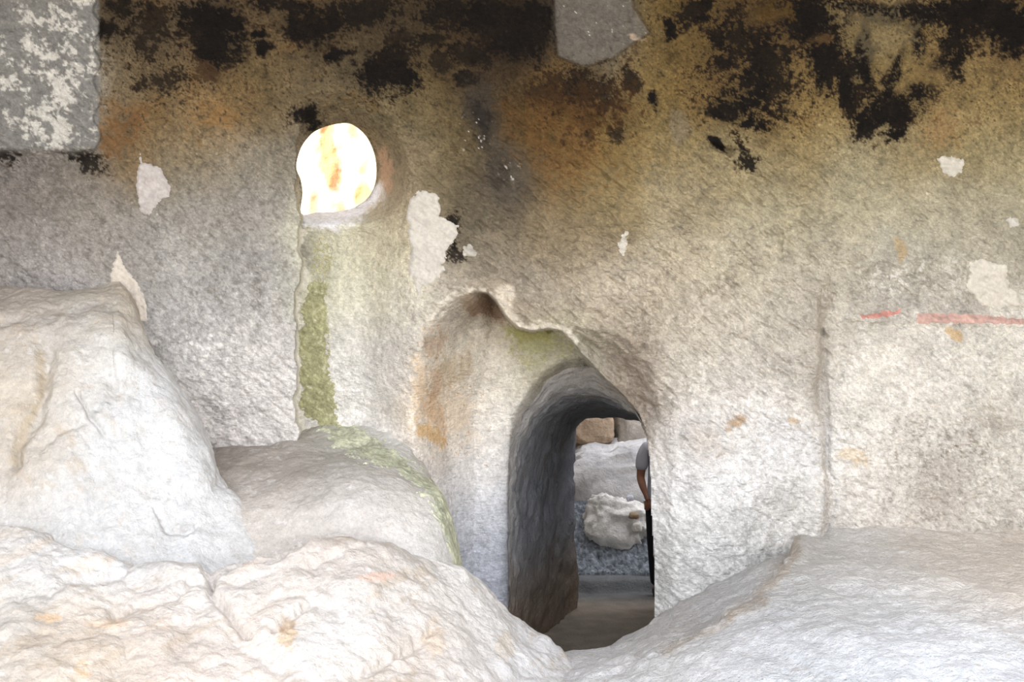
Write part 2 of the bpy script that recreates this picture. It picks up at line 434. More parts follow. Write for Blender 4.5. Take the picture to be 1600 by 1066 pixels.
def wall_color(U, V, P):
    w1 = fbm(P, 2.2, 3, 0.55, 11); w2 = fbm(P, 2.2, 3, 0.55, 12)
    Uw = U + 34 * w1; Vw = V + 34 * w2
    keep_edge = 1.0
    c = rbf_fast(Uw, Vw, WALL_COL, 38.0) * 1.09
    lu = c.mean(-1, keepdims=True); tp = S(420, 180, V)[..., None]; c = lu * (1 - .09 * tp) + (c - lu) * (.84 + .18 * tp) * np.array((1, 1, 1.05), np.float32) + np.array((-1, 0, 1.5), np.float32)
    c = c * (1 - .065 * S(900, 1100, U) * S(450, 620, V))[..., None]
    f1 = fbm(P, 7, 4, 0.65, 13); f2 = fbm(P, 26, 4, 0.7, 14); f3 = fbm(P, 3.0, 4, 0.6, 15)
    f4 = fbm(P, 62, 3, 0.7, 16)
    a = math.radians(38)
    qs = np.stack([(P[..., 0] * math.cos(a) - P[..., 2] * math.sin(a)) * 13, P[..., 1] * 13, (P[..., 0] * math.sin(a) + P[..., 2] * math.cos(a)) * 46], -1)
    fs = fbm(qs, 1.0, 3, .6, 17)                          # streaky tooling tone
    n = f1 * 0.62 + f2 * 0.85 + f4 * 0.35                # ragged-edge noise
    def spot(c, col, u, v, ru, rv, k=1.0, rag=0.5, rot=0.0, soft=0.25):
        ca, sa = math.cos(rot), math.sin(rot)
        du, dv = Uw - u, Vw - v
        x, y = (du * ca + dv * sa) / ru, (-du * sa + dv * ca) / rv
        d = 1 - np.sqrt(x * x + y * y) + rag * n * 1.6
        return blend(c, col, k * S(-soft * 0.5, soft, d))
    top = S(360, 120, V)
    rightfade = S(150, 170, U)
    # tone mottling of the sooty crust
    zone = 1 - .75 * S(-5, 25, sdist(U, V, DOORN)) - .6 * S(475, 490, U) * S(640, 610, U) * S(200, 260, V)
    c = c * (1 + (0.22 * top + 0.12) * f1 + (0.28 * top + 0.13 + .12 * S(480, 420, U)) * f2 + (.2 * top + .10) * f4 + .17 * fs * zone + .10 * f3)[..., None]
    c = blend(c, (84, 74, 60), S(.2, .42, fs * .6 + f2 * .6) * .38 * zone * S(900, 500, V))
    c = blend(c, np.minimum(c * 1.35, 240), S(.18, .4, -fs * .6 + f4 * .5) * .5 * zone)
    c = blend(c, (66, 50, 32), top * S(0.16, 0.42, f2 + 0.55 * f1 + 0.10 * top - 0.06) * 0.7 * rightfade)
    c = blend(c, (112, 84, 48), S(300, 140, V) * S(0.12, 0.4, f3 + 0.2 * f2) * 0.4 * rightfade)
    c = blend(c, (150, 132, 94), S(330, 120, V) * S(.2, .42, f2 * .8 + f4 * .5) * .45 * rightfade)
    c = blend(c, (44, 34, 26), S(290, 90, V) * S(.24, .36, -f2 * .8 - f4 * .45 + .35 * f3) * .9 * rightfade)
    # black soot and lichen
    K = (20, 17, 15); K2 = (40, 30, 20)
    for a in [(330,45,42,62,1,.45,.1),(318,92,22,30,1,.5),(480,42,40,26,1,.5),(505,30,30,22),(600,108,42,34,1,.5,-.4),(628,128,20,22),(655,72,30,18,.7,.8),
              (470,184,15,17),(530,88,16,10),(400,78,14,8),(395,62,10,8),(180,45,22,18,.85),(240,40,34,44,.6,1),(300,16,30,24,.8,.8),(235,130,30,14,.6,1),
              (200,10,30,14,.7,.8),(560,20,60,22,.75,.9),(450,8,50,14,.8,.8),(700,24,52,30,.85,.8),(770,22,60,34,.95,.6),(836,30,44,40,1,.5),(810,62,42,26,.95,.6),(745,85,30,18,.7,.8),
              (690,110,30,16,.6,.9),(620,60,30,20,.5,1),(1080,22,34,22,.8,.8),(1105,14,16,12),(1045,48,9,18),(1130,95,18,12,.9),(1120,60,20,26,.75,.9),(1160,60,44,46,.75,.95),(1195,110,34,56,.8,.9),
              (1150,160,38,26,.9,.7),(1175,140,18,44,.85,.8),(1128,175,13,10),(1180,188,14,9),(1270,40,50,34,1,.5),(1250,16,60,20,.9,.7),(1292,100,30,46,1,.5),(1330,120,24,30,.9,.7),(1322,150,14,34,1,.5),
              (1354,90,13,56,1,.4),(1400,16,90,14,1,.5),(1450,30,44,26,1,.5),(1520,24,90,34,1,.5),(1585,40,50,30,1,.5),(1380,170,44,28,1,.5,-.3),(1435,140,22,26,.95,.5),(1392,120,8,40,1,.5,.3),
              (1484,76,16,44,.9,.6),(1470,100,22,12,.9,.6),(1430,70,10,24,.9,.6),(1395,190,14,26,.9,.5),(1345,200,14,26,.85,.7),(1388,205,16,14,.9,.6),(1490,108,12,24,.8,.7),
              (1122,231,17,6,1,.35,.4),(1015,162,9,11),(905,138,26,22,.8,.8),(940,150,20,24,.7,.9),(860,150,34,18,.6,1),(740,125,24,14,.7,.8),(985,135,14,16,.7,.8),(1095,35,12,10),(1170,245,10,9,.8,.9),(915,200,10,20,.6,.8),(960,198,8,16,.6,.8),(870,228,8,5,.8),
              (120,236,26,8,.7,.9),(145,252,18,12,.7,.9),(15,238,18,8,.7,.9),(75,240,40,6,.5,.9),(712,365,12,22,.75,.8),(720,390,16,14,.6,.9)]:
        u, v, ru, rv = a[:4]; k = a[4] if len(a) > 4 else 1; rg = a[5] if len(a) > 5 else .55; ro = a[6] if len(a) > 6 else 0
        c = spot(c, K2, u, v, ru * 1.25, rv * 1.25, 0.6 * k, rg * 1.9, ro)
        c = spot(c, K, u, v, ru, rv, k * .97, rg * 1.5, ro)
    # rusty and tan zones
    for a in [(345,186,40,22,(140,106,66),.7),(185,190,30,26,(120,86,52),.6),(185,215,24,20,(112,80,50),.6),(320,110,26,14,(134,98,62),.5),(880,250,70,50,(120,86,50),.4),(830,200,60,30,(98,70,40),.5),
              (1420,118,30,22,(128,108,68),.7),(1385,50,50,40,(128,114,84),.7),(1440,110,34,26,(128,106,68),.7),(1285,72,16,10,(120,88,50),.6),(1465,205,24,24,(146,114,76),.5),(1210,20,30,16,(128,96,46),.6)]:
        c = spot(c, a[4], a[0], a[1], a[2], a[3], a[5] * .85, 1.5, 0, .5)
    # violet-grey lime wash remains
    c = spot(c, (62, 55, 46), 762, 185, 32, 60, .85, .8)
    c = spot(c, (42, 38, 35), 760, 190, 14, 40, .7, .8)
    c = spot(c, (84, 76, 65), 790, 270, 46, 54, .8, .8)
    c = spot(c, (62, 55, 47), 772, 262, 22, 30, .6, .9)
    c = spot(c, (74, 50, 28), 900, 165, 80, 34, .6, 1.0)
    c = spot(c, (96, 70, 40), 860, 215, 60, 44, .5, 1.6)
    for (u, v, ru, rv, k) in [(880,175,110,60,.85),(760,80,110,60,.8),(240,70,90,80,.7),(560,60,110,60,.7),(1150,110,70,80,.7),(700,230,50,60,.5),(430,150,60,40,.5)]:
        c = blend(c, (38, 29, 20), S(.08, .26, f2 * .7 + f4 * .5 + .25 * f3) * np.exp(-(((U - u) / ru) ** 2 + ((V - v) / rv) ** 2)) * k)
    c = spot(c, (122, 114, 104), 1060, 200, 18, 30, .4, .6)
    c = blend(c, (206, 200, 190), S(0.30, 0.42, f2 + 0.3 * f1) * np.exp(-(((U - 742) / 22) ** 2 + ((V - 210) / 34) ** 2)) * 1.6)
    c = blend(c, (196, 190, 182), S(0.20, 0.34, f2 + 0.3 * f1) * np.exp(-(((U - 797) / 14) ** 2 + ((V - 268) / 16) ** 2)) * 1.6)
    # grey slab
    sl = sdist(U + 6 * f1, V + 6 * f1, SLAB)
    c = blend(c, np.array((104, 98, 90)) * (1 + 0.18 * f2[..., None]), S(-4, 6, sl) * .9)
    c = blend(c, (206, 200, 190), S(0, 4, sl) * S(0.40, 0.5, f2 + .15 * f1))
    c = spot(c, (168, 150, 130), 995, 62, 20, 8, .8, .6)
    # pale slab upper left with flaking lime wash
    lm = S(158, 151, U + 5 * f2) * S(246, 226, V + 10 * f1)
    pl = S(-0.02, 0.16, f1 * .9 + f2 * .5 + .25 * np.exp(-((U - 88) / 42.0) ** 2) - .17)
    base = np.array((134, 131, 126)) * (1 + 0.16 * f2[..., None] + .1 * f1[..., None])
    c = c * (1 - lm[..., None]) + lm[..., None] * blend(base, (206, 201, 192), pl)
    # flakes of lime on the lower wall
    fl = S(0.14, 0.28, f2 + 0.45 * f1)
    for (u, v, ru, rv, k) in [(325,545,66,48,1.2),(390,580,50,44,.9),(400,470,50,40,.4),(1390,440,46,24,1.0),(1470,430,80,40,.5),(1350,580,70,60,.9),(1500,560,90,60,.7),(1200,680,120,70,.8),(1100,640,80,90,.6),(1420,680,90,60,.7),(1560,740,60,70,.6),(1340,720,50,60,.9)]:
        c = blend(c, (228, 222, 214), fl * np.exp(-(((U - u) / ru) ** 2 + ((V - v) / rv) ** 2)) * k)
    dk = S(0.12, 0.4, -f2 - 0.5 * f1)
    for (u, v, ru, rv, k) in [(1490,700,90,60,.7),(1460,780,80,50,.5),(1420,440,110,40,.5),(1080,330,160,120,.5),(1290,480,20,160,.3),(360,400,120,110,.5),(80,300,110,60,.5),(1120,430,160,90,.35)]:
        c = blend(c, (128, 118, 104), dk * np.exp(-(((U - u) / ru) ** 2 + ((V - v) / rv) ** 2)) * k)
    for a in [(1148,657,15,9,(178,150,120)),(1242,658,8,6,(196,172,144)),(1490,522,14,10,(196,164,120)),(1412,378,8,18,(176,152,116)),(1330,720,26,10,(214,194,166))]:
        c = spot(c, a[4], a[0], a[1], a[2], a[3], .75, .5)
    for a in [(1275,560,16,120,(150,140,128),.35),(1550,660,40,30,(150,140,128),.5),(1470,760,50,40,(160,150,138),.5),(1400,780,40,30,(226,218,208),.5),(1240,700,60,40,(224,222,222),.6),(1120,750,60,60,(226,224,222),.4),(1110,690,30,24,(188,176,164),.5)]:
        c = spot(c, a[4], a[0], a[1], a[2], a[3], a[5], 1.2, 0, .6)
    wi = np.abs(fbm(P, 6, 4, .55, 18)); 
    c = blend(c, (232, 227, 218), S(.05, .0, wi) * S(1290, 1340, U) * S(520, 560, V) * .55)
    # recess: ochre streaks and red-brown patch
    for a in [(682,655,16,36,(206,166,126),.6),(672,690,18,9,(214,176,126),.8),(662,610,12,60,(216,188,156),.6),(690,600,16,34,(188,156,128),.6),(680,540,14,26,(168,142,118),.6),(760,486,26,20,(132,106,86),.8),(785,505,18,14,(138,112,92),.8),(745,470,30,12,(150,128,104),.6),(716,575,16,26,(176,156,128),.6),(720,660,20,40,(214,190,162),.5)]:
        c = spot(c, a[4], a[0], a[1], a[2], a[3], a[5], 1.0, 0, .5)
    pit = S(0.34, 0.46, f2) * S(645, 665, U) * S(800, 760, U) * S(480, 520, V) * S(760, 720, V)
    c = blend(c, (150, 118, 92), pit * .6)
    # green film under the lip
    c = spot(c, (160, 156, 112), 838, 545, 46, 26, .7, .8)
    c = spot(c, (150, 144, 92), 838, 530, 34, 12, .8, .5)
    c = spot(c, (118, 110, 66), 866, 524, 14, 9, .8, .5)
    # pale broken edge along the lip and along the niche's left side
    ed = seg_dist(U + 4 * f2, V + 4 * f2, [(672, 500), (700, 470), (716, 460), (750, 455), (775, 466), (792, 494), (808, 511), (830, 516), (858, 512), (880, 515), (900, 535)], False)
    out = sdist(U, V, DOORN) < 2
    wv = np.clip(6 + 16 * f1 + 8 * f2, 1.5, 14)
    c = blend(c, (206, 196, 180), S(wv + 2, wv - 2, ed) * out * .8)
    lump = sdist(U + 5 * f1, V + 5 * f1, [(770, 452), (786, 444), (803, 446), (806, 462), (800, 476), (812, 500), (828, 514), (806, 512), (790, 496), (776, 470)])
    c = blend(c, (218, 206, 188), S(-3, 4, lump) * .75)
    el = np.interp(V, [180, 262, 330, 372, 410, 450, 500, 560, 620, 668, 720], [474, 462, 469, 468, 474, 466, 462, 466, 463, 466, 470]) + 2.5 * np.sin(V / 13.0) + 1.5 * np.sin(V / 5.3)
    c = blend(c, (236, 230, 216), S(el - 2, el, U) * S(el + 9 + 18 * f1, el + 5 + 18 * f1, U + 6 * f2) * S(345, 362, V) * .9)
    # window sill: sky light on it put into a bluish pale colour
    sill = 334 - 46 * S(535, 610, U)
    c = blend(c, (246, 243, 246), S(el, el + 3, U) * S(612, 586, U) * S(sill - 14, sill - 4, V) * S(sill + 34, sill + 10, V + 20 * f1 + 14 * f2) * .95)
    c = spot(c, (190, 150, 120), 606, 268, 16, 36, .7, .4)
    return np.clip(c, 12, 246)

Cw = wall_color(U, V, P)
ctr = lambda A: 0.25 * (A[:-1, :-1] + A[1:, :-1] + A[:-1, 1:] + A[1:, 1:])
Uc, Vc = ctr(U), ctr(V)
keep = ~inside(Uc, Vc, HOLE) & ~(inside(Uc, Vc, ARCH) & (Vc < 1000)) & ~((Vc > 1000) & (Uc > 800) & (Uc < 1024))
zones = [('grey_slab', inside(Uc, Vc, SLAB)),
         ('pale_slab', (Uc + 6 * np.sin(Vc / 9.0) < 152) & (Vc < 238)),
         ('doorway_recess', inside(Uc, Vc, DOORN) & (Uc < 1016)),
         ('niche', (Uc > np.interp(Vc, [180, 262, 330, 372, 410, 450, 500, 560, 620, 668, 720], [474, 462, 469, 468, 474, 466, 462, 466, 463, 466, 470]) + 2.5 * np.sin(Vc / 13.0) + 1.5 * np.sin(Vc / 5.3) - 3) & (Uc < 640) & (Vc > 176 + ((Uc - 548) / 95.0) ** 2 * 70) & (Vc < 735))]
rest = keep.copy()
wall = None
for nm, z in zones: rest &= ~z
wall = structure(grid_obj('wall_back', P, Cw, M_WALL, keep=rest))
for nm, z in zones: grid_obj(nm, P, Cw, M_WALL, wall, keep=keep & z)

# --- patches of old plaster clinging to the wall (parts of the wall)
def sample(A, u, v):
    iu = np.clip((u - us[0]) / step, 0, len(us) - 1.001); iv = np.clip((v - vv[0]) / step, 0, len(vv) - 1.001)
    a, b = iu.astype(int), iv.astype(int); fu, fv = iu - a, iv - b
    if A.ndim == 3: fu, fv = fu[..., None], fv[..., None]
    return (A[b, a] * (1 - fu) + A[b, a + 1] * fu) * (1 - fv) + (A[b + 1, a] * (1 - fu) + A[b + 1, a + 1] * fu) * fv

def patch(name, poly, thick, colour, mat, st=1.6, rag=5.0, vary=0.07, keyn=21, thin=None):
    xs = [p[0] for p in poly]; ys = [p[1] for p in poly]
    gu, gv = np.meshgrid(np.arange(min(xs) - 10, max(xs) + 10, st), np.arange(min(ys) - 10, max(ys) + 10, st))
    d0 = sample(D, gu, gv)
    Q = at(gu, gv, d0)
    f = fbm(Q, 9, 3, .6, keyn); g = fbm(Q, 30, 3, .6, keyn + 1)
    s = sdist(gu, gv, poly) + rag * (f * 1.3 + g * .9)
    if thin is not None: s = s - thin * np.abs(fbm(Q, 14, 3, .6, keyn + 5)) 
    h = thick * S(-2.2, 2.5, s) - 0.004
    Q = at(gu, gv, d0 - h - 0.004 * g)
    g2 = fbm(Q, 60, 3, .7, keyn + 2)
    c = np.array(colour, np.float32) * .9 * (1 + vary * g[..., None] + vary * f[..., None] + vary * g2[..., None])
    if name == 'moss_strip': c = blend(c, (206, 204, 176), S(.25, .4, g + .3 * g2))
    kp = ctr(s) > -1.6
    return grid_obj(name, Q, c, mat, wall, keep=kp)

for k, poly in PLASTER.items():
    col = {'K': (228, 216, 202), 'A': (206, 196, 190), 'B': (214, 206, 194), 'C': (205, 197, 184), 'D': (212, 204, 190), 'E': (220, 212, 198), 'F': (216, 208, 194)}.get(k, (214, 207, 196))
    if k in 'IJ': continue
    patch('plaster_patch', poly, 0.016, col, M_PLASTER, keyn=30 + ord(k) % 13)
# red painted band, two faded stretches
patch('painted_band', [(1342, 491), (1375, 488), (1407, 484), (1404, 491), (1384, 496), (1344, 499)], 0.007, (208, 150, 138), M_PLASTER, st=1.3, rag=2.5, vary=.12, keyn=51)
patch('painted_band', [(1432, 488), (1470, 490), (1530, 492), (1600, 498), (1700, 503), (1860, 512), (1860, 522), (1700, 512), (1600, 508), (1520, 505), (1450, 506), (1434, 504)], 0.007, (206, 170, 158), M_PLASTER, st=1.5, rag=2.5, vary=.12, keyn=53)
# moss down the left side of the niche
ms = patch('moss_strip', [(472, 470), (482, 452), (492, 440), (506, 436), (514, 452), (508, 480), (512, 520), (512, 560), (518, 600), (526, 640), (530, 668), (508, 666), (486, 656), (472, 650), (470, 600), (470, 540)], 0.008, (192, 188, 146), M_MOSS, rag=9.0, vary=.22, keyn=55)
patch('moss_strip', [(486, 380), (500, 372), (520, 380), (524, 420), (510, 440), (496, 440), (484, 420)], 0.004, (206, 198, 158), M_MOSS, rag=10, vary=.12, keyn=57)

# --- window tunnel through the wall
def loop_tube(name, loops, color_fn, mat, parent=None, nsub=10, disp=0.012, flip=False, seed=0, closed=True):
    L = np.array(loops, float)                       # (k, n, 3)
    Q = hermite(np.arange(len(L)), L, np.linspace(0, len(L) - 1, (len(L) - 1) * nsub + 1))
    if closed: Q = np.concatenate([Q, Q[:, :1]], 1)
    nn = normals(Q)
    dd = disp * (fbm(Q, 5, 4, .6, seed) + .5 * fbm(Q, 20, 3, .6, seed + 1))
    if closed: dd[:, -1] = dd[:, 0]
    fade = np.ones(len(Q)); 
    Q = Q + nn * dd[..., None] * fade[:, None, None]
    return grid_obj(name, Q, color_fn(Q), mat, parent, flip=flip)

hp = np.array(smooth_poly(HOLE[::2], 2))
hu, hv = hp[:, 0], hp[:, 1]
hc = np.array((530, 262))
hd = sample(D, hu, hv)
l0 = at(hc[0] + (hu - hc[0]) * 1.02, hc[1] + (hv - hc[1]) * 1.02, hd - 0.02)
l1 = at(hc[0] + (hu - hc[0]) * 1.03, hc[1] + (hv - hc[1]) * 1.03, hd + 0.10)
l2 = at(hc[0] - 10 + (hu - hc[0]) * 1.20, hc[1] + (hv - hc[1]) * 1.2, np.full(len(hu), 8.9))
structure(loop_tube('window_1', [l0, l1, l2], lambda Q: np.array((208, 196, 176)) * (1 + .1 * fbm(Q, 9, 4, .6, 61)[..., None]), M_SMOOTH, nsub=8, seed=4))

# ================================================================== DOORWAY PASSAGE
FZ = -0.85                                            # floor level of the inner chamber (camera floor is 0)
def arch_loop(pts, n=110):
    pts = np.array(pts, float)
    d = np.concatenate([[0], np.cumsum(np.linalg.norm(np.diff(pts, axis=0), axis=1))])
    return hermite(d, pts, np.linspace(0, d[-1], n))
A0 = arch_loop([(792, 1120, 8.60), (795, 860, 8.60), (794, 760, 8.58), (797, 716, 8.58), (804, 684, 8.58), (818, 653, 8.56), (838, 618, 8.54), (861, 592, 8.5), (889, 575, 8.45), (922, 574, 8.4),
                (952, 600, 8.35), (978, 621, 8.3), (999, 646, 8.2), (1014, 680, 8.14), (1021, 722, 8.12), (1024, 800, 8.1), (1027, 870, 8.1), (1028, 930, 8.1), (1030, 1120, 8.1)])
A1 = arch_loop([(806, 1090, 8.72), (808, 860, 8.72), (807, 770, 8.72), (812, 722, 8.72), (822, 690, 8.72), (836, 662, 8.72), (856, 640, 8.72), (878, 626, 8.7), (900, 620, 8.7), (930, 620, 8.7),
                (955, 626, 8.7), (980, 640, 8.65), (1006, 656, 8.6), (1020, 685, 8.5), (1030, 722, 8.5), (1034, 800, 8.5), (1036, 870, 8.5), (1038, 930, 8.5), (1040, 1090, 8.5)])
A2 = arch_loop([(901, 990, 10.35), (902, 900, 10.4), (898, 800, 10.4), (896, 760, 10.4), (898, 720, 10.4), (900, 690, 10.4), (903, 668, 10.4), (910, 656, 10.4), (922, 652, 10.4), (945, 652, 10.4),
                (968, 653, 10.4), (990, 655, 10.4), (1012, 662, 10.4), (1030, 690, 10.4), (1044, 722, 10.4), (1048, 800, 10.4), (1050, 870, 10.4), (1050, 930, 10.4), (1050, 990, 10.4)])
loops = [at(a[:, 0], a[:, 1], a[:, 2]) for a in (A0, A1, A2)]
lm = loops[1] * .5 + loops[2] * .5
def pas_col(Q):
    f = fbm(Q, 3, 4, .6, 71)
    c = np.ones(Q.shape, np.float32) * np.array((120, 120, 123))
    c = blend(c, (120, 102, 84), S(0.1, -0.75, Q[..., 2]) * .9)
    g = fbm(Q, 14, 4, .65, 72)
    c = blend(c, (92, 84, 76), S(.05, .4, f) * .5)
    c = blend(c, (178, 166, 148), S(8.74, 8.5, Q[..., 1] + .12 * f) * .45)  # paler near the mouth, partly shading put into the colour
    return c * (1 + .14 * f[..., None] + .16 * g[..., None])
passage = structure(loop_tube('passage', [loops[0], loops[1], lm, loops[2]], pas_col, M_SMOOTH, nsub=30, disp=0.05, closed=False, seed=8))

# chamber + passage floor, one hewn floor with a low step
gx, gy = np.meshgrid(np.linspace(-0.6, 4.6, 150), np.linspace(7.9, 13.9, 200))
gz = FZ + 0.06 * S(11.05, 11.0, gy) * 0 + 0.02 * fbm(np.stack([gx, gy, 0 * gx], -1), 2.5, 4, .6, 80)
gz = gz + 0.10 * S(11.0, 11.06, gy + .03 * np.sin(gx * 9)) + 0.10 * S(8.9, 8.2, gy)
Q = np.stack([gx, gy, gz], -1)
cf = fbm(Q, 6, 4, .6, 81)
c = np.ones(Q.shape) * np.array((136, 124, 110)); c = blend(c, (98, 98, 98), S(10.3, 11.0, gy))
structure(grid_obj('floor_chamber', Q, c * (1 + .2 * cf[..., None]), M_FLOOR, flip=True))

# chamber walls; unseen left one raised against the sun, roof left open for daylight
def wall_grid(name, A, B, z0, z1, nu, nv, col, mat, seed, disp=.05, flip=False, kind=True):
    t, s = np.meshgrid(np.linspace(0, 1, nu), np.linspace(0, 1, nv))
    A, B = np.array(A, float), np.array(B, float)
    Q = np.stack([A[0] + (B[0] - A[0]) * t, A[1] + (B[1] - A[1]) * t, z0 + (z1 - z0) * s], -1)
    n = normals(Q)
    Q = Q + n * (disp * (fbm(Q, .9, 4, .5, seed) + .35 * fbm(Q, 5, 4, .6, seed + 1)))[..., None]
    c = np.ones(Q.shape) * np.array(col) * (1 + .12 * fbm(Q, 3, 4, .6, seed + 2)[..., None])
    o = grid_obj(name, Q, c, mat, flip=flip)
    return structure(o) if kind else o
wall_grid('wall_chamber_back', (-0.2, 13.5), (4.8, 13.5), -1.1, 2.6, 140, 100, (176, 160, 140), M_ROCK, 90, .16)
wall_grid('wall_chamber_left', (0.30, 10.2), (0.30, 13.7), -1.1, 4.2, 90, 90, (176, 168, 158), M_ROCK, 93, .05)
wall_grid('wall_chamber_front', (1.36, 10.42), (4.9, 10.42), -1.1, 3.0, 60, 60, (176, 168, 158), M_ROCK, 96, .03)
wall_grid('wall_chamber_right', (4.7, 10.2), (4.7, 13.7), -1.1, 1.0, 60, 40, (176, 168, 158), M_ROCK, 99, .05)

# rock masses inside the chamber, each its own body
def boulder(name, centre, size, seed, col, mat, n=44, rough=.22, squash=1.0, tilt=0.0, vary=.1, pw=.62):
    th, ph = np.meshgrid(np.linspace(0, math.pi, n), np.linspace(0, 2 * math.pi, 2 * n))
    x = np.sin(th) * np.cos(ph); y = np.sin(th) * np.sin(ph); z = np.cos(th)
    p = np.stack([x, y, z], -1)
    p = np.sign(p) * np.abs(p) ** pw
    r = 1 + rough * fbm(p, 1.1, 3, .5, seed) + rough * .5 * fbm(p, 3.2, 4, .6, seed + 1) + rough * .12 * fbm(p, 12, 3, .6, seed + 2)
    p = p * r[..., None] * np.array(size)
    p[-1] = p[0]
    ct, st = math.cos(tilt), math.sin(tilt)
    p = np.stack([p[..., 0] * ct - p[..., 2] * st, p[..., 1], p[..., 0] * st + p[..., 2] * ct], -1)
    q = p + 0
    c = np.ones(p.shape) * np.array(col) * (1 + vary * fbm(q, 4, 4, .6, seed + 3)[..., None] + vary * .7 * fbm(q, 14, 3, .6, seed + 4)[..., None])
    o = grid_obj(name, p, c, mat, flip=True)
    o.location = centre
    return o
def px(u, v, Y): return tuple(at(u, v, Y).tolist())
tag(boulder('rock_slab', px(975, 762, 12.75), (.78, .42, .48), 101, (190, 187, 186), M_ROCK, rough=.32, tilt=.12, vary=.3), 'large pale grey rock slab against the back of the inner chamber', 'rock')
tag(boulder('boulder', px(964, 818, 11.98), (.36, .28, .27), 108, (204, 200, 194), M_ROCK, rough=.42, tilt=-.25, vary=.2), 'rounded light boulder on the rubble in front of the pale slab', 'rock')
tag(boulder('rock_block', px(922, 666, 13.1), (.26, .28, .20), 115, (172, 150, 128), M_ROCK, rough=.16, pw=.42, vary=.2), 'squared tan rock block lying on top of the pale slab', 'rock')
tag(boulder('rock_block', px(994, 672, 13.15), (.25, .28, .24), 122, (168, 160, 150), M_ROCK, rough=.16, pw=.42, vary=.2), 'greyish rock block right of the tan block, behind the dark cleft', 'rock')
# rubble bank in front of the boulders
gx, gy = np.meshgrid(np.linspace(.35, 2.0, 170), np.linspace(11.25, 12.9, 150))
b0 = np.stack([gx, gy, 0 * gx], -1)
gz = FZ + .10 + .55 * S(11.35, 12.3, gy) * (1 - .5 * S(1.25, 1.7, gx)) + .035 * fbm(b0, 6, 4, .65, 130) + .045 * fbm(b0, 15, 3, .6, 131, ridge=True)
gz = np.where(gy < 11.3, FZ - .05, gz)
Q = np.stack([gx, gy, gz], -1)
c = np.ones(Q.shape) * np.array((112, 116, 121)) * (1 + .9 * fbm(Q, 20, 4, .7, 132)[..., None])
o = grid_obj('rubble_bank', Q, c, M_FLOOR, flip=True); o['kind'] = 'stuff'
o['label'] = 'bank of dark grey stone rubble in the inner chamber'; o['category'] = 'rubble'
for (u, v, Y, s, sd, lab, col) in [(990, 806, 11.70, (.05, .05, .032), 141, 'brown stone beside the hand of the person in grey', (142, 122, 98)),
                                   (984, 779, 11.95, (.035, .04, .035), 144, 'small bluish grey stone just left of the hand of the person in grey', (176, 176, 184)),
                                   (995, 824, 11.68, (.05, .05, .05), 147, 'small pale stone below the brown stone beside the black trousers', (196, 190, 180))]:
    tag(boulder('stone', px(u, v, Y), s, sd, col, M_ROCK, n=14, rough=.25), lab, 'stone', 'loose stones on the rubble bank')

# ================================================================== PERSON half hidden behind the right jamb
M_SKIN = plain_mat('brown_skin', (112, 76, 58), .55, .06, 60, .02)
M_SHIRT = plain_mat('grey_cotton', (146, 144, 149), .9, .06, 90, .06)
M_TROUSERS = plain_mat('black_cloth', (22, 22, 26), .9, .1, 90, .06)
M_HAIR = plain_mat('dark_hair', (28, 22, 18), .6, .2, 120, .1)
M_SHOE = plain_mat('dark_leather', (30, 28, 28), .6, .1, 60, .03)
M_EYE = plain_mat('eye', (226, 222, 214), .3, .02, 60, .0)
def skin_obj(name, chains, mat, parent, subdiv=2):
    vs_, es, rs, roots, idx = [], [], [], [], {}
    for ch in chains:
        prev = None
        for k, (co, r) in enumerate(ch):
            key = tuple(round(x, 4) for x in co)
            if key in idx: i = idx[key]
            else:
                i = idx[key] = len(vs_); vs_.append(co); rs.append(r if isinstance(r, tuple) else (r, r))
                if prev is None: roots.append(i)
            if prev is not None and i != prev: es.append((prev, i))
            prev = i
    me = bpy.data.meshes.new(name); me.from_pydata(vs_, es, [])
    o = bpy.data.objects.new(name, me); COL.objects.link(o)
    md = o.modifiers.new('skin', 'SKIN'); md.use_smooth_shade = True; md.branch_smoothing = .3
    for i, r in enumerate(rs):
        me.skin_vertices[0].data[i].radius = r
        me.skin_vertices[0].data[i].use_root = i in roots
    sd = o.modifiers.new('sub', 'SUBSURF'); sd.levels = subdiv; sd.render_levels = subdiv
    dg = bpy.context.evaluated_depsgraph_get()
    m2 = bpy.data.meshes.new_from_object(o.evaluated_get(dg))
    bpy.data.objects.remove(o); bpy.data.meshes.remove(me)
    m2.name = name; m2.materials.clear()
    return finish(name, m2, mat, parent)
def mirror(ch): return [((-c[0], c[1], c[2]), r) for c, r in ch]
person = bpy.data.objects.new('person', None); COL.objects.link(person)
person.location = (1.425, 10.86, FZ)
tag(person, 'person in grey t-shirt and black trousers, half hidden behind the doorway edge', 'person')
spine = [((0, 0, .93), (.15, .10)), ((0, .01, 1.05), (.135, .09)), ((0, .01, 1.20), (.15, .10)), ((0, .015, 1.36), (.14, .09)), ((0, .01, 1.455), .058), ((0, 0, 1.52), .055),
         ((0, -.012, 1.57), (.068, .078)), ((0, -.008, 1.635), (.076, .092)), ((0, .0, 1.70), (.062, .076))]
armR = [((0, .015, 1.36), .09), ((-.155, .01, 1.395), .062), ((-.185, .01, 1.33), .056), ((-.215, .005, 1.115), .041), ((-.20, -.07, 1.04), .037), ((-.18, -.12, .975), .026), ((-.172, -.145, .94), (.034, .018)), ((-.168, -.165, .905), (.036, .016))]
armL = [((0, .015, 1.36), .09), ((.155, .01, 1.395), .062), ((.195, .01, 1.33), .056), ((.235, .02, 1.10), .041), ((.24, -.01, 1.0), .037), ((.235, -.04, .86), .026), ((.232, -.05, .82), (.018, .034)), ((.23, -.055, .785), (.016, .036))]
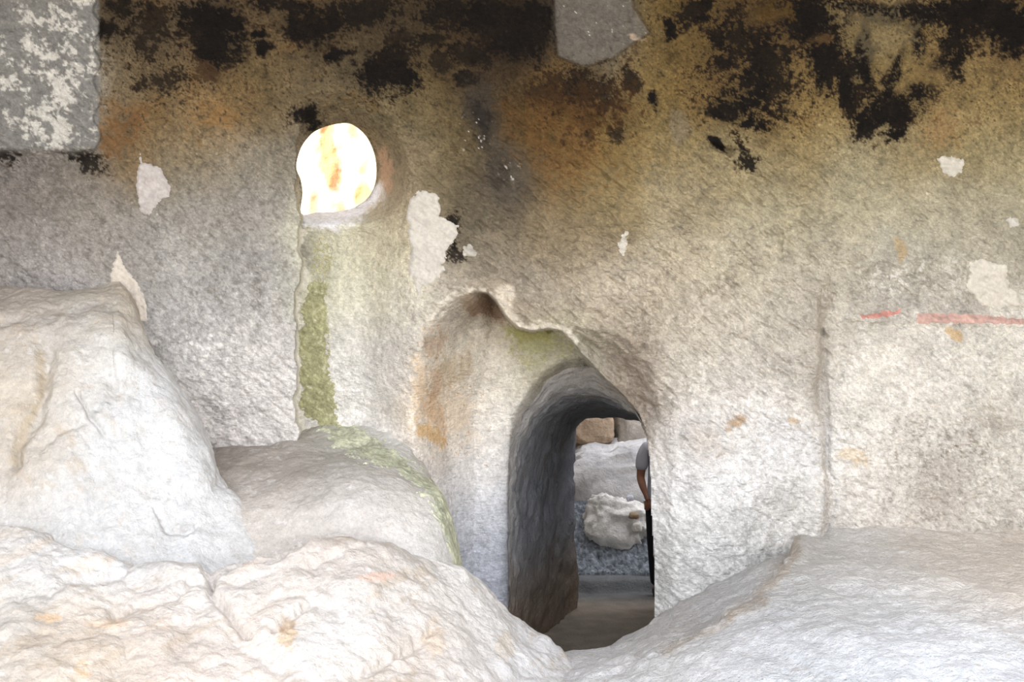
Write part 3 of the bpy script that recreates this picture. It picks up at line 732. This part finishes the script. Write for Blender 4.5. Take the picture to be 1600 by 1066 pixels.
legR = [((0, 0, .93), .13), ((-.085, 0, .86), .088), ((-.085, -.01, .50), .058), ((-.075, .015, .32), .052), ((-.06, .02, .09), .036), ((-.065, -.06, .04), (.038, .03)), ((-.07, -.15, .03), (.036, .02))]
fing = []
for j, (dx, ln) in enumerate([(-.026, .068), (-.009, .078), (.009, .074), (.025, .058)]):
    b = (-.168 + dx * .9, -.166, .903)
    fing.append([((b[0], b[1] + .01, b[2] + .012), .0085), ((b[0], b[1] - .014, b[2] - ln * .4), .0085), ((b[0], b[1] - .018, b[2] - ln * .75), .0078), ((b[0], b[1] - .008, b[2] - ln), .007)])
fing.append([((-.150, -.148, .935), .010), ((-.132, -.165, .912), .0095), ((-.130, -.176, .885), .008)])
for j, (dy, ln) in enumerate([(-.026, .068), (-.009, .078), (.009, .074), (.025, .058)]):
    b = (.23, -.056 + dy * .9, .783)
    fing.append([((b[0], b[1], b[2] + .012), .0085), ((b[0] - .004, b[1], b[2] - ln * .4), .0085), ((b[0] - .012, b[1], b[2] - ln * .75), .0078), ((b[0] - .022, b[1], b[2] - ln), .007)])
fing.append([((.226, -.07, .825), .010), ((.216, -.092, .80), .0095), ((.210, -.10, .772), .008)])
nose = [((0, -.085, 1.645), .008), ((0, -.104, 1.612), .013), ((0, -.090, 1.602), .012)]
lips = [((-.022, -.082, 1.572), .005), ((0, -.090, 1.572), .008), ((.022, -.082, 1.572), .005)]
ears = [[((sx * .074, .006, 1.60), .009), ((sx * .086, .014, 1.625), .014), ((sx * .080, .010, 1.645), .010)] for sx in (-1, 1)]
skin_obj('body', [spine, armR, armL, legR, mirror(legR)] + fing + [nose, lips] + ears, M_SKIN, person)
shirt = [((0, .005, .80), (.175, .125)), ((0, .005, .93), (.172, .122)), ((0, .01, 1.05), (.158, .112)), ((0, .01, 1.20), (.168, .118)), ((0, .015, 1.355), (.155, .105)), ((0, .012, 1.42), (.085, .07))]
slR = [((0, .015, 1.355), .10), ((-.158, .01, 1.40), .075), ((-.190, .01, 1.32), .072), ((-.208, .006, 1.17), .062)]
slL = [((0, .015, 1.355), .10), ((.158, .01, 1.40), .075), ((.200, .01, 1.32), .072), ((.226, .016, 1.17), .062)]
skin_obj('shirt', [shirt, slR, slL], M_SHIRT, person)
tr = [((0, 0, .93), (.15, .11)), ((-.082, 0, .84), .10), ((-.082, -.005, .50), .076), ((-.070, .015, .28), .068), ((-.058, .015, .085), .064)]
skin_obj('trousers', [tr, mirror(tr)], M_TROUSERS, person)
skin_obj('hair', [[((0, .035, 1.60), (.070, .055)), ((0, .022, 1.665), (.082, .082)), ((0, .005, 1.725), (.066, .074))]], M_HAIR, person)
for sx in (-1, 1):
    skin_obj('shoe', [[((sx * .060, .06, .045), (.045, .042)), ((sx * .064, -.05, .042), (.048, .040)), ((sx * .070, -.15, .034), (.046, .032)), ((sx * .071, -.19, .03), (.034, .026))]], M_SHOE, person)
    skin_obj('eye', [[((sx * .030, -.083, 1.632), .010), ((sx * .030, -.089, 1.632), .009)]], M_EYE, person, 1)

# ================================================================== OUTSIDE, seen through the window
us2 = np.linspace(-7, -0.15, 240); zs2 = np.linspace(-2.0, 5.2, 190)
gx, gz = np.meshgrid(us2, zs2)
b0 = np.stack([gx, 0 * gx, gz * .35], -1)
gy = 11.6 + .45 * fbm(b0, 1.1, 4, .55, 150) + .06 * fbm(np.stack([gx, 0 * gx, gz], -1), 6, 4, .6, 151) - .62 * (gx + 1.6)
u2, v2 = uv_of(np.stack([gx, gy, gz], -1))
f = fbm(np.stack([gx, gy, gz * .4], -1), 5, 4, .65, 153)
c = np.ones(gx.shape + (3,)) * np.array((232, 216, 184))
c = blend(c, (196, 152, 106), S(.05, .35, f + .9 * np.exp(-((gx + 1.72 + .05 * gz) / .075) ** 2) * S(2.9, 3.3, gz) * 1.0 - .14))
c = blend(c, (196, 142, 90), .8 * S(.1, .5, np.exp(-(((gx + 1.50) / .10) ** 2 + ((gz - 3.00) / .13) ** 2)) + .4 * f))
structure(grid_obj('cliff', np.stack([gx, gy, gz], -1), c, M_ROCK))

# ================================================================== FLOOR AND ROCKS IN FRONT
SURF = {}
def mottle(c, Q, seed):
    a, b, d = fbm(Q, 2.2, 4, .6, seed + 31), fbm(Q, 11, 4, .68, seed + 32), fbm(Q, 38, 3, .7, seed + 33)
    c = c * (1 + .05 * a + .09 * b + .08 * d)[..., None]
    c = blend(c, (172, 164, 156), S(.16, .42, b * .8 + d * .5 - .1 * a) * .55)
    c = blend(c, (238, 236, 233), S(.14, .4, -b * .7 - d * .4 + .3 * a) * .5)
    return c
def creases(lst, seed):
    def fn(Q, Uq, Vq):
        f = fbm(Q, 5, 4, .6, seed); d = 0
        for pl, dp, wd in lst:
            d = d - dp * np.exp(-(seg_dist(Uq + 16 * f, Vq + 16 * f, pl, False) / wd) ** 2)
        return d
    return fn
def rock_loft(name, keys, u0, u1, nu, nt, colfn, mat, seed, amp=1.0, dens=None, strata=0.0, edge=None):
    uq = np.linspace(u0, u1, nu)
    Q = loft(keys, uq, nt, dens)
    n = normals(Q)
    if n[..., 2].mean() < 0: n = -n
    d = .05 * fbm(Q, 1.6, 4, .55, seed) + .07 * (np.abs(fbm(Q, 2.1, 3, .5, seed + 7)) - .2) + .028 * (np.abs(fbm(Q, 5, 3, .5, seed + 1)) - .2) + .006 * fbm(Q, 17, 3, .6, seed + 2)
    if strata:
        a = math.radians(24)
        q = np.stack([(Q[..., 0] * math.cos(a) + Q[..., 2] * math.sin(a)) * 1.2, Q[..., 1] * 3, (-Q[..., 0] * math.sin(a) + Q[..., 2] * math.cos(a)) * 9], -1)
        d = d + strata * .030 * fbm(q, 1.0, 4, .55, seed + 4)
    Uq, Vq = uv_of(Q)
    if edge is not None: d = d + edge(Q, Uq, Vq) / amp
    Q = Q + n * (amp * d)[..., None]
    Uq, Vq = uv_of(Q)
    o = grid_obj(name, Q, mottle(colfn(Q, Uq, Vq) * .915, Q, seed), mat, flip=True)
    SURF[name] = (Q, Uq, Vq, n)
    return o

# --- cave floor, right
fl_keys = {
    560:  [(1330, 5.2), (1200, 5.7), (1120, 6.3), (1080, 6.9), (1066, 7.3), (1080, 7.7), (1130, 8.0), (1200, 8.2)],
    840:  [(1330, 5.0), (1190, 5.6), (1090, 6.2), (1030, 6.9), (996, 7.35), (1000, 7.7), (1060, 8.0), (1120, 8.25)],
    910:  [(1330, 4.9), (1180, 5.5), (1080, 6.1), (1025, 6.8), (990, 7.35), (996, 7.7), (1040, 8.0), (1090, 8.3)],
    970:  [(1330, 4.8), (1170, 5.4), (1070, 6.0), (1010, 6.7), (976, 7.35), (970, 7.7), (1000, 8.0), (1060, 8.3)],
    1020: [(1330, 4.7), (1160, 5.3), (1060, 5.9), (990, 6.6), (958, 7.2), (944, 7.65), (940, 8.1), (950, 8.4)],
    1120: [(1330, 4.6), (1150, 5.2), (1040, 5.8), (970, 6.4), (925, 7.1), (896, 7.6), (880, 8.0), (872, 8.4)],
    1240: [(1330, 4.5), (1140, 5.1), (1020, 5.7), (945, 6.3), (890, 7.0), (852, 7.6), (838, 8.0), (834, 8.4)],
    1300: [(1330, 4.5), (1140, 5.0), (1015, 5.6), (945, 6.2), (890, 6.9), (862, 7.5), (838, 7.90), (818, 8.14)],
    1600: [(1330, 4.4), (1140, 4.9), (1012, 5.5), (940, 6.1), (894, 6.8), (869, 7.4), (845, 7.82), (822, 8.12)],
    1860: [(1330, 4.4), (1140, 4.9), (1012, 5.5), (940, 6.1), (894, 6.8), (869, 7.4), (845, 7.82), (822, 8.12)],
}
def floor_edge(Q, Uq, Vq):
    f = fbm(Q, 4, 4, .6, 165)
    line = [(700, 1200), (860, 1075), (960, 1035), (1060, 1010), (1140, 955), (1200, 915), (1236, 872), (1243, 835), (1246, 780)]
    s = sdist(Uq + 16 * f, Vq + 16 * f, line + [(1246, 600), (600, 600), (600, 1200)])
    return -.10 * S(-3, 16, s) + .02 * np.exp(-((s + 8) / 10) ** 2)
def floor_col(Q, Uq, Vq):
    f = fbm(Q, 4, 4, .6, 161); g = fbm(Q, 22, 4, .7, 162)
    pts = [(1000,1040,222,222,224),(1200,1040,222,224,228),(1500,1040,222,224,228),(1400,960,216,218,222),(1250,900,206,208,212),(1100,930,202,202,204),(1040,960,190,182,172),(1150,980,206,204,204),
           (950,1010,206,202,200),(880,1020,224,222,222),(1350,880,222,219,216),(1500,880,232,223,214),(1590,850,234,221,208),(1450,840,234,224,212),(1330,845,234,229,224),(1450,800,234,224,212),(1240,860,184,176,164)]
    c = rbf_fast(Uq + 30 * f, Vq + 20 * f, pts, 60)
    for pl, wd, k in [([(1246, 845), (1232, 885), (1195, 925), (1140, 965)], 9, .45), ([(1140, 965), (1090, 995), (1040, 1020)], 7, .35), ([(1015, 945), (1060, 922), (1110, 900)], 8, .6)]:
        c = blend(c, (168, 148, 124), k * np.exp(-(seg_dist(Uq + 16 * f, Vq + 14 * f, pl, False) / wd) ** 2))
    c = c * (1 + .06 * f[..., None] + .12 * g[..., None])
    return np.clip(c, 10, 242)
structure(rock_loft('floor', fl_keys, 560, 1860, 720, 380, floor_col, M_FLOOR, 160, amp=.75, dens=[.6, 1, 1, 1, 1, .8, .6], strata=.3, edge=floor_edge))

# --- bench of rock under the window
bn_keys = {
    250: [(1010, 6.5), (930, 6.7), (850, 6.95), (790, 7.15), (740, 7.4), (705, 7.8), (690, 8.3)],
    330: [(1010, 6.5), (930, 6.7), (850, 6.95), (800, 7.12), (760, 7.4), (715, 7.85), (688, 8.35)],
    420: [(1010, 6.5), (930, 6.7), (850, 6.95), (798, 7.12), (756, 7.4), (712, 7.85), (680, 8.4)],
    500: [(1010, 6.5), (930, 6.7), (845, 6.95), (785, 7.12), (742, 7.4), (700, 7.95), (662, 8.5)],
    560: [(1010, 6.5), (930, 6.7), (840, 6.95), (775, 7.12), (738, 7.4), (708, 7.9), (668, 8.4)],
    620: [(1010, 6.5), (930, 6.72), (845, 6.98), (782, 7.15), (748, 7.4), (726, 7.75), (680, 8.2)],
    660: [(1010, 6.5), (930, 6.75), (855, 7.0), (798, 7.2), (766, 7.4), (744, 7.7), (720, 8.15)],
    690: [(1010, 6.55), (940, 6.8), (870, 7.05), (815, 7.22), (786, 7.4), (766, 7.62), (790, 8.1)],
    708: [(1020, 6.6), (960, 6.9), (890, 7.12), (850, 7.28), (826, 7.42), (810, 7.6), (860, 8.05)],
    722: [(1030, 6.7), (980, 7.0), (930, 7.2), (905, 7.34), (892, 7.45), (885, 7.6), (940, 8.0)],
    735: [(1040, 6.7), (1000, 7.0), (970, 7.2), (955, 7.34), (945, 7.45), (940, 7.6), (1000, 8.0)],
}
def bench_col(Q, Uq, Vq):
    f = fbm(Q, 4, 4, .6, 171); g = fbm(Q, 20, 4, .7, 172)
    pts = [(350,720,170,160,150),(420,730,166,156,146),(480,720,174,164,154),(540,740,196,186,178),(420,690,196,186,176),(400,775,210,200,190),(450,800,222,214,206),(540,780,224,218,214),(600,760,218,210,206),
           (640,770,218,206,196),(660,820,222,214,208),(560,840,214,206,198),(480,850,206,197,188),(620,860,216,212,208),(700,850,220,218,214),(500,690,206,204,196),(560,690,196,196,178),(600,680,214,210,206),(620,665,218,214,210),(640,720,214,214,206),(690,780,216,216,206)]
    c = rbf_fast(Uq + 26 * f, Vq + 20 * f, pts, 40)
    c = c * (1 + .05 * f[..., None] + .08 * g[..., None])
    return np.clip(c, 10, 244)
bench = tag(rock_loft('rock_bench', bn_keys, 250, 735, 420, 260, bench_col, M_ROCK, 170, amp=.7), 'pale rock bench under the niche with a mossy right rim', 'rock')

def skin_patch(name, base, poly, thick, colour, mat, parent, seed, rag=7.0, vary=.2):
    Q, Uq, Vq, n = SURF[base]
    f = fbm(Q, 9, 3, .6, seed); g = fbm(Q, 30, 3, .6, seed + 1)
    s = sdist(Uq, Vq, poly) + rag * (f * 1.3 + g * .9)
    ok = (ctr(s) > -1.6) & (ctr(n[..., 1]) < .35)
    return grid_obj(name, Q + n * (thick * S(-2.2, 2.5, s) - .004 + .004 * g)[..., None], np.array(colour, np.float32) * (1 + vary * g[..., None] + vary * f[..., None]), mat, parent, keep=ok, flip=True)
skin_patch('moss_rim', 'rock_bench', [(505, 672), (540, 660), (570, 672), (610, 700), (650, 735), (690, 762), (708, 800), (722, 850), (724, 886), (708, 880), (690, 830), (670, 775), (620, 735), (560, 712), (520, 695)], .010, (196, 197, 172), M_MOSS, bench, 175, rag=13, vary=.3)

# --- big outcrop, left
oc_keys = {
    -260: [(1000, 6.1), (900, 6.4), (790, 6.7), (650, 7.0), (540, 7.25), (470, 7.55), (445, 7.95), (440, 8.4)],
    0:   [(1000, 6.2), (900, 6.5), (790, 6.75), (660, 7.0), (550, 7.25), (478, 7.55), (452, 7.95), (446, 8.4)],
    100: [(1000, 6.25), (900, 6.5), (790, 6.75), (660, 7.0), (550, 7.25), (480, 7.55), (454, 7.9), (450, 8.4)],
    160: [(1000, 6.3), (905, 6.55), (800, 6.8), (670, 7.05), (560, 7.28), (482, 7.6), (450, 7.9), (442, 8.3)],
    176: [(1000, 6.3), (905, 6.55), (805, 6.8), (680, 7.05), (572, 7.28), (486, 7.6), (446, 7.9), (438, 8.2)],
    187: [(1000, 6.3), (905, 6.55), (810, 6.8), (690, 7.05), (586, 7.25), (495, 7.55), (444, 7.9), (436, 8.2)],
    197: [(1000, 6.3), (907, 6.55), (813, 6.8), (696, 7.05), (596, 7.25), (508, 7.55), (452, 7.88), (444, 8.2)],
    215: [(1000, 6.3), (910, 6.55), (820, 6.8), (710, 7.05), (620, 7.25), (540, 7.5), (485, 7.8), (470, 8.2)],
    235: [(1000, 6.3), (910, 6.55), (826, 6.8), (730, 7.05), (650, 7.22), (580, 7.45), (536, 7.72), (560, 8.2)],
    270: [(1000, 6.35), (915, 6.6), (834, 6.85), (750, 7.05), (680, 7.2), (616, 7.42), (584, 7.65), (620, 8.15)],
    305: [(1000, 6.4), (915, 6.62), (845, 6.85), (775, 7.05), (715, 7.2), (664, 7.4), (640, 7.6), (690, 8.1)],
    330: [(1000, 6.4), (920, 6.65), (860, 6.85), (805, 7.02), (760, 7.15), (718, 7.32), (700, 7.5), (760, 8.05)],
    345: [(1000, 6.4), (925, 6.65), (870, 6.85), (822, 7.0), (785, 7.12), (756, 7.25), (742, 7.4), (800, 8.0)],
    372: [(1000, 6.4), (935, 6.65), (885, 6.82), (845, 6.95), (815, 7.06), (792, 7.16), (782, 7.28), (850, 7.9)],
    410: [(1010, 6.4), (955, 6.62), (915, 6.75), (885, 6.86), (860, 6.95), (838, 7.05), (828, 7.15), (900, 7.8)],
    460: [(1040, 6.4), (1000, 6.55), (970, 6.68), (940, 6.8), (915, 6.88), (900, 6.95), (892, 7.05), (960, 7.7)],
}
def out_col(Q, Uq, Vq):
    f = fbm(Q, 3, 4, .6, 181); g = fbm(Q, 16, 4, .7, 182)
    pts = [(40,480,196,184,172),(120,470,198,188,174),(180,450,214,204,188),(215,470,206,192,174),(60,550,208,196,182),(120,590,214,206,196),(40,640,208,194,176),(60,690,206,192,174),(20,620,218,208,194),(25,720,216,206,196),
           (160,560,228,226,222),(220,600,232,231,230),(280,650,232,231,230),(200,680,228,227,226),(120,680,230,229,228),(160,760,222,221,220),(250,760,230,229,228),(80,780,220,217,213),(320,740,228,226,225),(300,800,224,223,222),(380,800,222,219,216),(200,840,224,222,220)]
    c = rbf_fast(Uq + 30 * f, Vq + 26 * f, pts, 42)
    c = blend(c, (196, 190, 184), S(.08, .4, f + .4 * g) * .5)
    c = blend(c, (206, 186, 164), S(.1, .45, fbm(Q, 5, 4, .6, 186)) * .45 * S(300, 120, Uq))
    c = c * (1 + .05 * f[..., None] + .09 * g[..., None])
    v = seg_dist(Uq + 14 * f, Vq + 10 * f, [(66, 560), (62, 620), (40, 670), (22, 720)], False)
    c = blend(c, (196, 178, 152), S(14, 4, v) * .6)
    return np.clip(c, 10, 244)
tag(rock_loft('rock_outcrop', oc_keys, -260, 460, 520, 380, out_col, M_ROCK, 180, amp=.8, edge=creases([([(66, 540), (64, 610), (42, 665), (22, 720)], .06, 12), ([(124, 615), (140, 650), (160, 675)], .03, 4), ([(0, 500), (70, 490), (150, 470)], .03, 10), ([(246, 795), (262, 826), (290, 834), (304, 822)], .03, 5), ([(150, 480), (190, 560), (260, 640), (300, 740)], -.04, 26), ([(60, 700), (150, 640), (200, 600)], .02, 8)], 185)), 'big white rock outcrop leaning against the wall, left of the niche', 'rock')

# --- foreground ledge, bottom left
fg_keys = {
    -260: [(1330, 4.6), (1180, 5.0), (1066, 5.4), (960, 5.9), (880, 6.3), (830, 6.7), (900, 7.2)],
    0:   [(1330, 4.6), (1180, 5.0), (1066, 5.45), (960, 5.9), (870, 6.3), (812, 6.65), (900, 7.2)],
    130: [(1330, 4.6), (1180, 5.05), (1066, 5.5), (975, 5.9), (900, 6.3), (856, 6.6), (930, 7.2)],
    240: [(1330, 4.6), (1180, 5.1), (1070, 5.55), (985, 5.95), (920, 6.3), (884, 6.55), (950, 7.2)],
    335: [(1330, 4.6), (1180, 5.1), (1070, 5.6), (985, 6.0), (920, 6.3), (884, 6.55), (950, 7.2)],
    400: [(1330, 4.65), (1180, 5.15), (1070, 5.65), (980, 6.05), (905, 6.35), (864, 6.62), (940, 7.2)],
    480: [(1330, 4.7), (1180, 5.2), (1066, 5.7), (970, 6.1), (890, 6.45), (846, 6.72), (930, 7.25)],
    570: [(1330, 4.8), (1180, 5.3), (1066, 5.8), (970, 6.2), (892, 6.55), (846, 6.85), (930, 7.35)],
    660: [(1330, 4.9), (1190, 5.4), (1075, 5.9), (985, 6.35), (912, 6.7), (870, 7.0), (950, 7.5)],
    720: [(1330, 5.0), (1200, 5.5), (1085, 6.0), (1000, 6.45), (930, 6.85), (889, 7.15), (970, 7.65)],
    770: [(1330, 5.1), (1210, 5.6), (1095, 6.1), (1020, 6.55), (962, 6.95), (930, 7.25), (1010, 7.75)],
    815: [(1330, 5.2), (1220, 5.7), (1105, 6.2), (1040, 6.65), (1000, 7.0), (968, 7.3), (1050, 7.8)],
    855: [(1330, 5.2), (1230, 5.7), (1125, 6.2), (1065, 6.6), (1025, 6.95), (998, 7.3), (1070, 7.8)],
    900: [(1330, 5.1), (1250, 5.6), (1150, 6.1), (1100, 6.5), (1060, 6.8), (1040, 7.05), (1110, 7.6)],
    960: [(1330, 5.0), (1270, 5.5), (1190, 5.9), (1140, 6.3), (1110, 6.6), (1095, 6.8), (1150, 7.4)],
}
def fg_col(Q, Uq, Vq):
    f = fbm(Q, 3, 4, .6, 191); g = fbm(Q, 16, 4, .7, 192)
    a = math.radians(20)
    q = np.stack([(Q[..., 0] * math.cos(a) + Q[..., 2] * math.sin(a)) * 1.1, Q[..., 1] * 2, (-Q[..., 0] * math.sin(a) + Q[..., 2] * math.cos(a)) * 9], -1)
    st = fbm(q, 1.0, 4, .6, 193)
    pts = [(180,885,230,229,228),(300,905,230,228,226),(90,862,228,226,224),(30,830,226,218,210),(60,880,226,224,222),(20,940,222,216,208),(60,1000,208,196,182),(120,960,222,206,190),(160,1030,220,206,190),(260,940,228,214,202),(240,1010,222,208,196),(340,900,222,210,200),(400,880,222,216,212),
           (420,950,224,212,200),(400,1030,224,212,202),(490,1020,232,228,224),(550,960,234,231,228),(570,900,222,210,200),(480,880,218,206,196),(620,920,228,222,216),(690,900,230,226,222),(760,960,228,224,220),(640,1010,222,208,196),(560,1050,224,214,204),(720,1040,226,218,212),(830,1010,230,228,228),(860,1050,228,224,222),(680,960,228,218,208),(600,880,218,208,198)]
    c = rbf_fast(Uq + 30 * f, Vq + 24 * f, pts, 44)
    c = blend(c, (196, 178, 158), S(.1, .45, st + .3 * g) * .55)
    c = blend(c, (236, 206, 178), S(.15, .5, -st + .3 * f) * .35 * S(560, 300, Uq))
    for (u, v, ru, rv, col, k) in [(80,965,26,8,(238,200,160),.7),(170,975,40,8,(236,206,178),.6),(590,900,34,9,(240,200,180),.7),(450,990,16,26,(212,176,136),.6),(680,1000,20,30,(226,200,174),.5),(790,1010,18,24,(216,198,176),.5),(130,1045,14,16,(232,200,160),.6)]:
        d = 1 - np.hypot((Uq - u) / ru, (Vq - v) / rv) + .8 * g
        c = blend(c, col, k * S(-.1, .4, d))
    c = c * (1 + .05 * f[..., None] + .07 * g[..., None])
    return np.clip(c, 10, 244)
tag(rock_loft('rock_ledge', fg_keys, -260, 960, 760, 360, fg_col, M_ROCK, 190, amp=1.1, strata=.35, edge=creases([([(328, 885), (336, 930), (362, 962), (384, 990)], .05, 7), ([(330, 892), (400, 868), (470, 848)], .05, 9), ([(0, 808), (60, 824), (108, 845), (136, 853)], .05, 5), ([(440, 990), (452, 960), (480, 935)], .05, 8), ([(180, 960), (240, 940), (330, 905)], .03, 8), ([(560, 1060), (640, 1010), (680, 990)], .03, 8), ([(30, 930), (150, 900), (220, 880)], .03, 8)], 195)), 'broad whitish rock ledge with peach streaks in the left foreground', 'rock')

# ================================================================== UNSEEN CAVE SHELL, ADDED TO SHAPE THE LIGHT (vault, side walls, ground before the mouth)
gx, gy = np.meshgrid(np.linspace(-6.5, 6.5, 90), np.linspace(4.6, 8.2, 60))
b0 = np.stack([gx, gy, 0 * gx], -1)
gz = 4.65 - .25 * S(6.5, 4.6, gy) + .12 * fbm(b0, .8, 4, .5, 200) - .2 * (gx / 6.5) ** 2
structure(grid_obj('ceiling', np.stack([gx, gy, gz], -1), np.ones(gx.shape + (3,)) * np.array((120, 106, 84)), M_WALL, flip=False))
gx, gy = np.meshgrid(np.linspace(-6.5, 6.5, 60), np.linspace(2.6, 13.0, 60))
gz = 6.2 + .2 * fbm(np.stack([gx, gy, 0 * gx], -1), .6, 3, .5, 205)
wall_grid('wall_left_sun_block', (-5.0, 3.0), (-5.0, 9.0), -1.2, 7.2, 60, 50, (190, 182, 170), M_ROCK, 206, .12)  # unseen wall, its length and height set to keep the sun out
wall_grid('wall_right', (5.2, 2.6), (5.2, 8.8), -1.2, 6.0, 60, 50, (190, 182, 170), M_ROCK, 209, .12)
gx, gy = np.meshgrid(np.linspace(-40, 40, 80), np.linspace(-45, 5.2, 60))
gz = -0.85 + .1 * fbm(np.stack([gx, gy, 0 * gx], -1), .2, 3, .5, 212)
structure(grid_obj('ground', np.stack([gx, gy, gz], -1), np.ones(gx.shape + (3,)) * np.array((198, 195, 189)), M_FLOOR, flip=True))
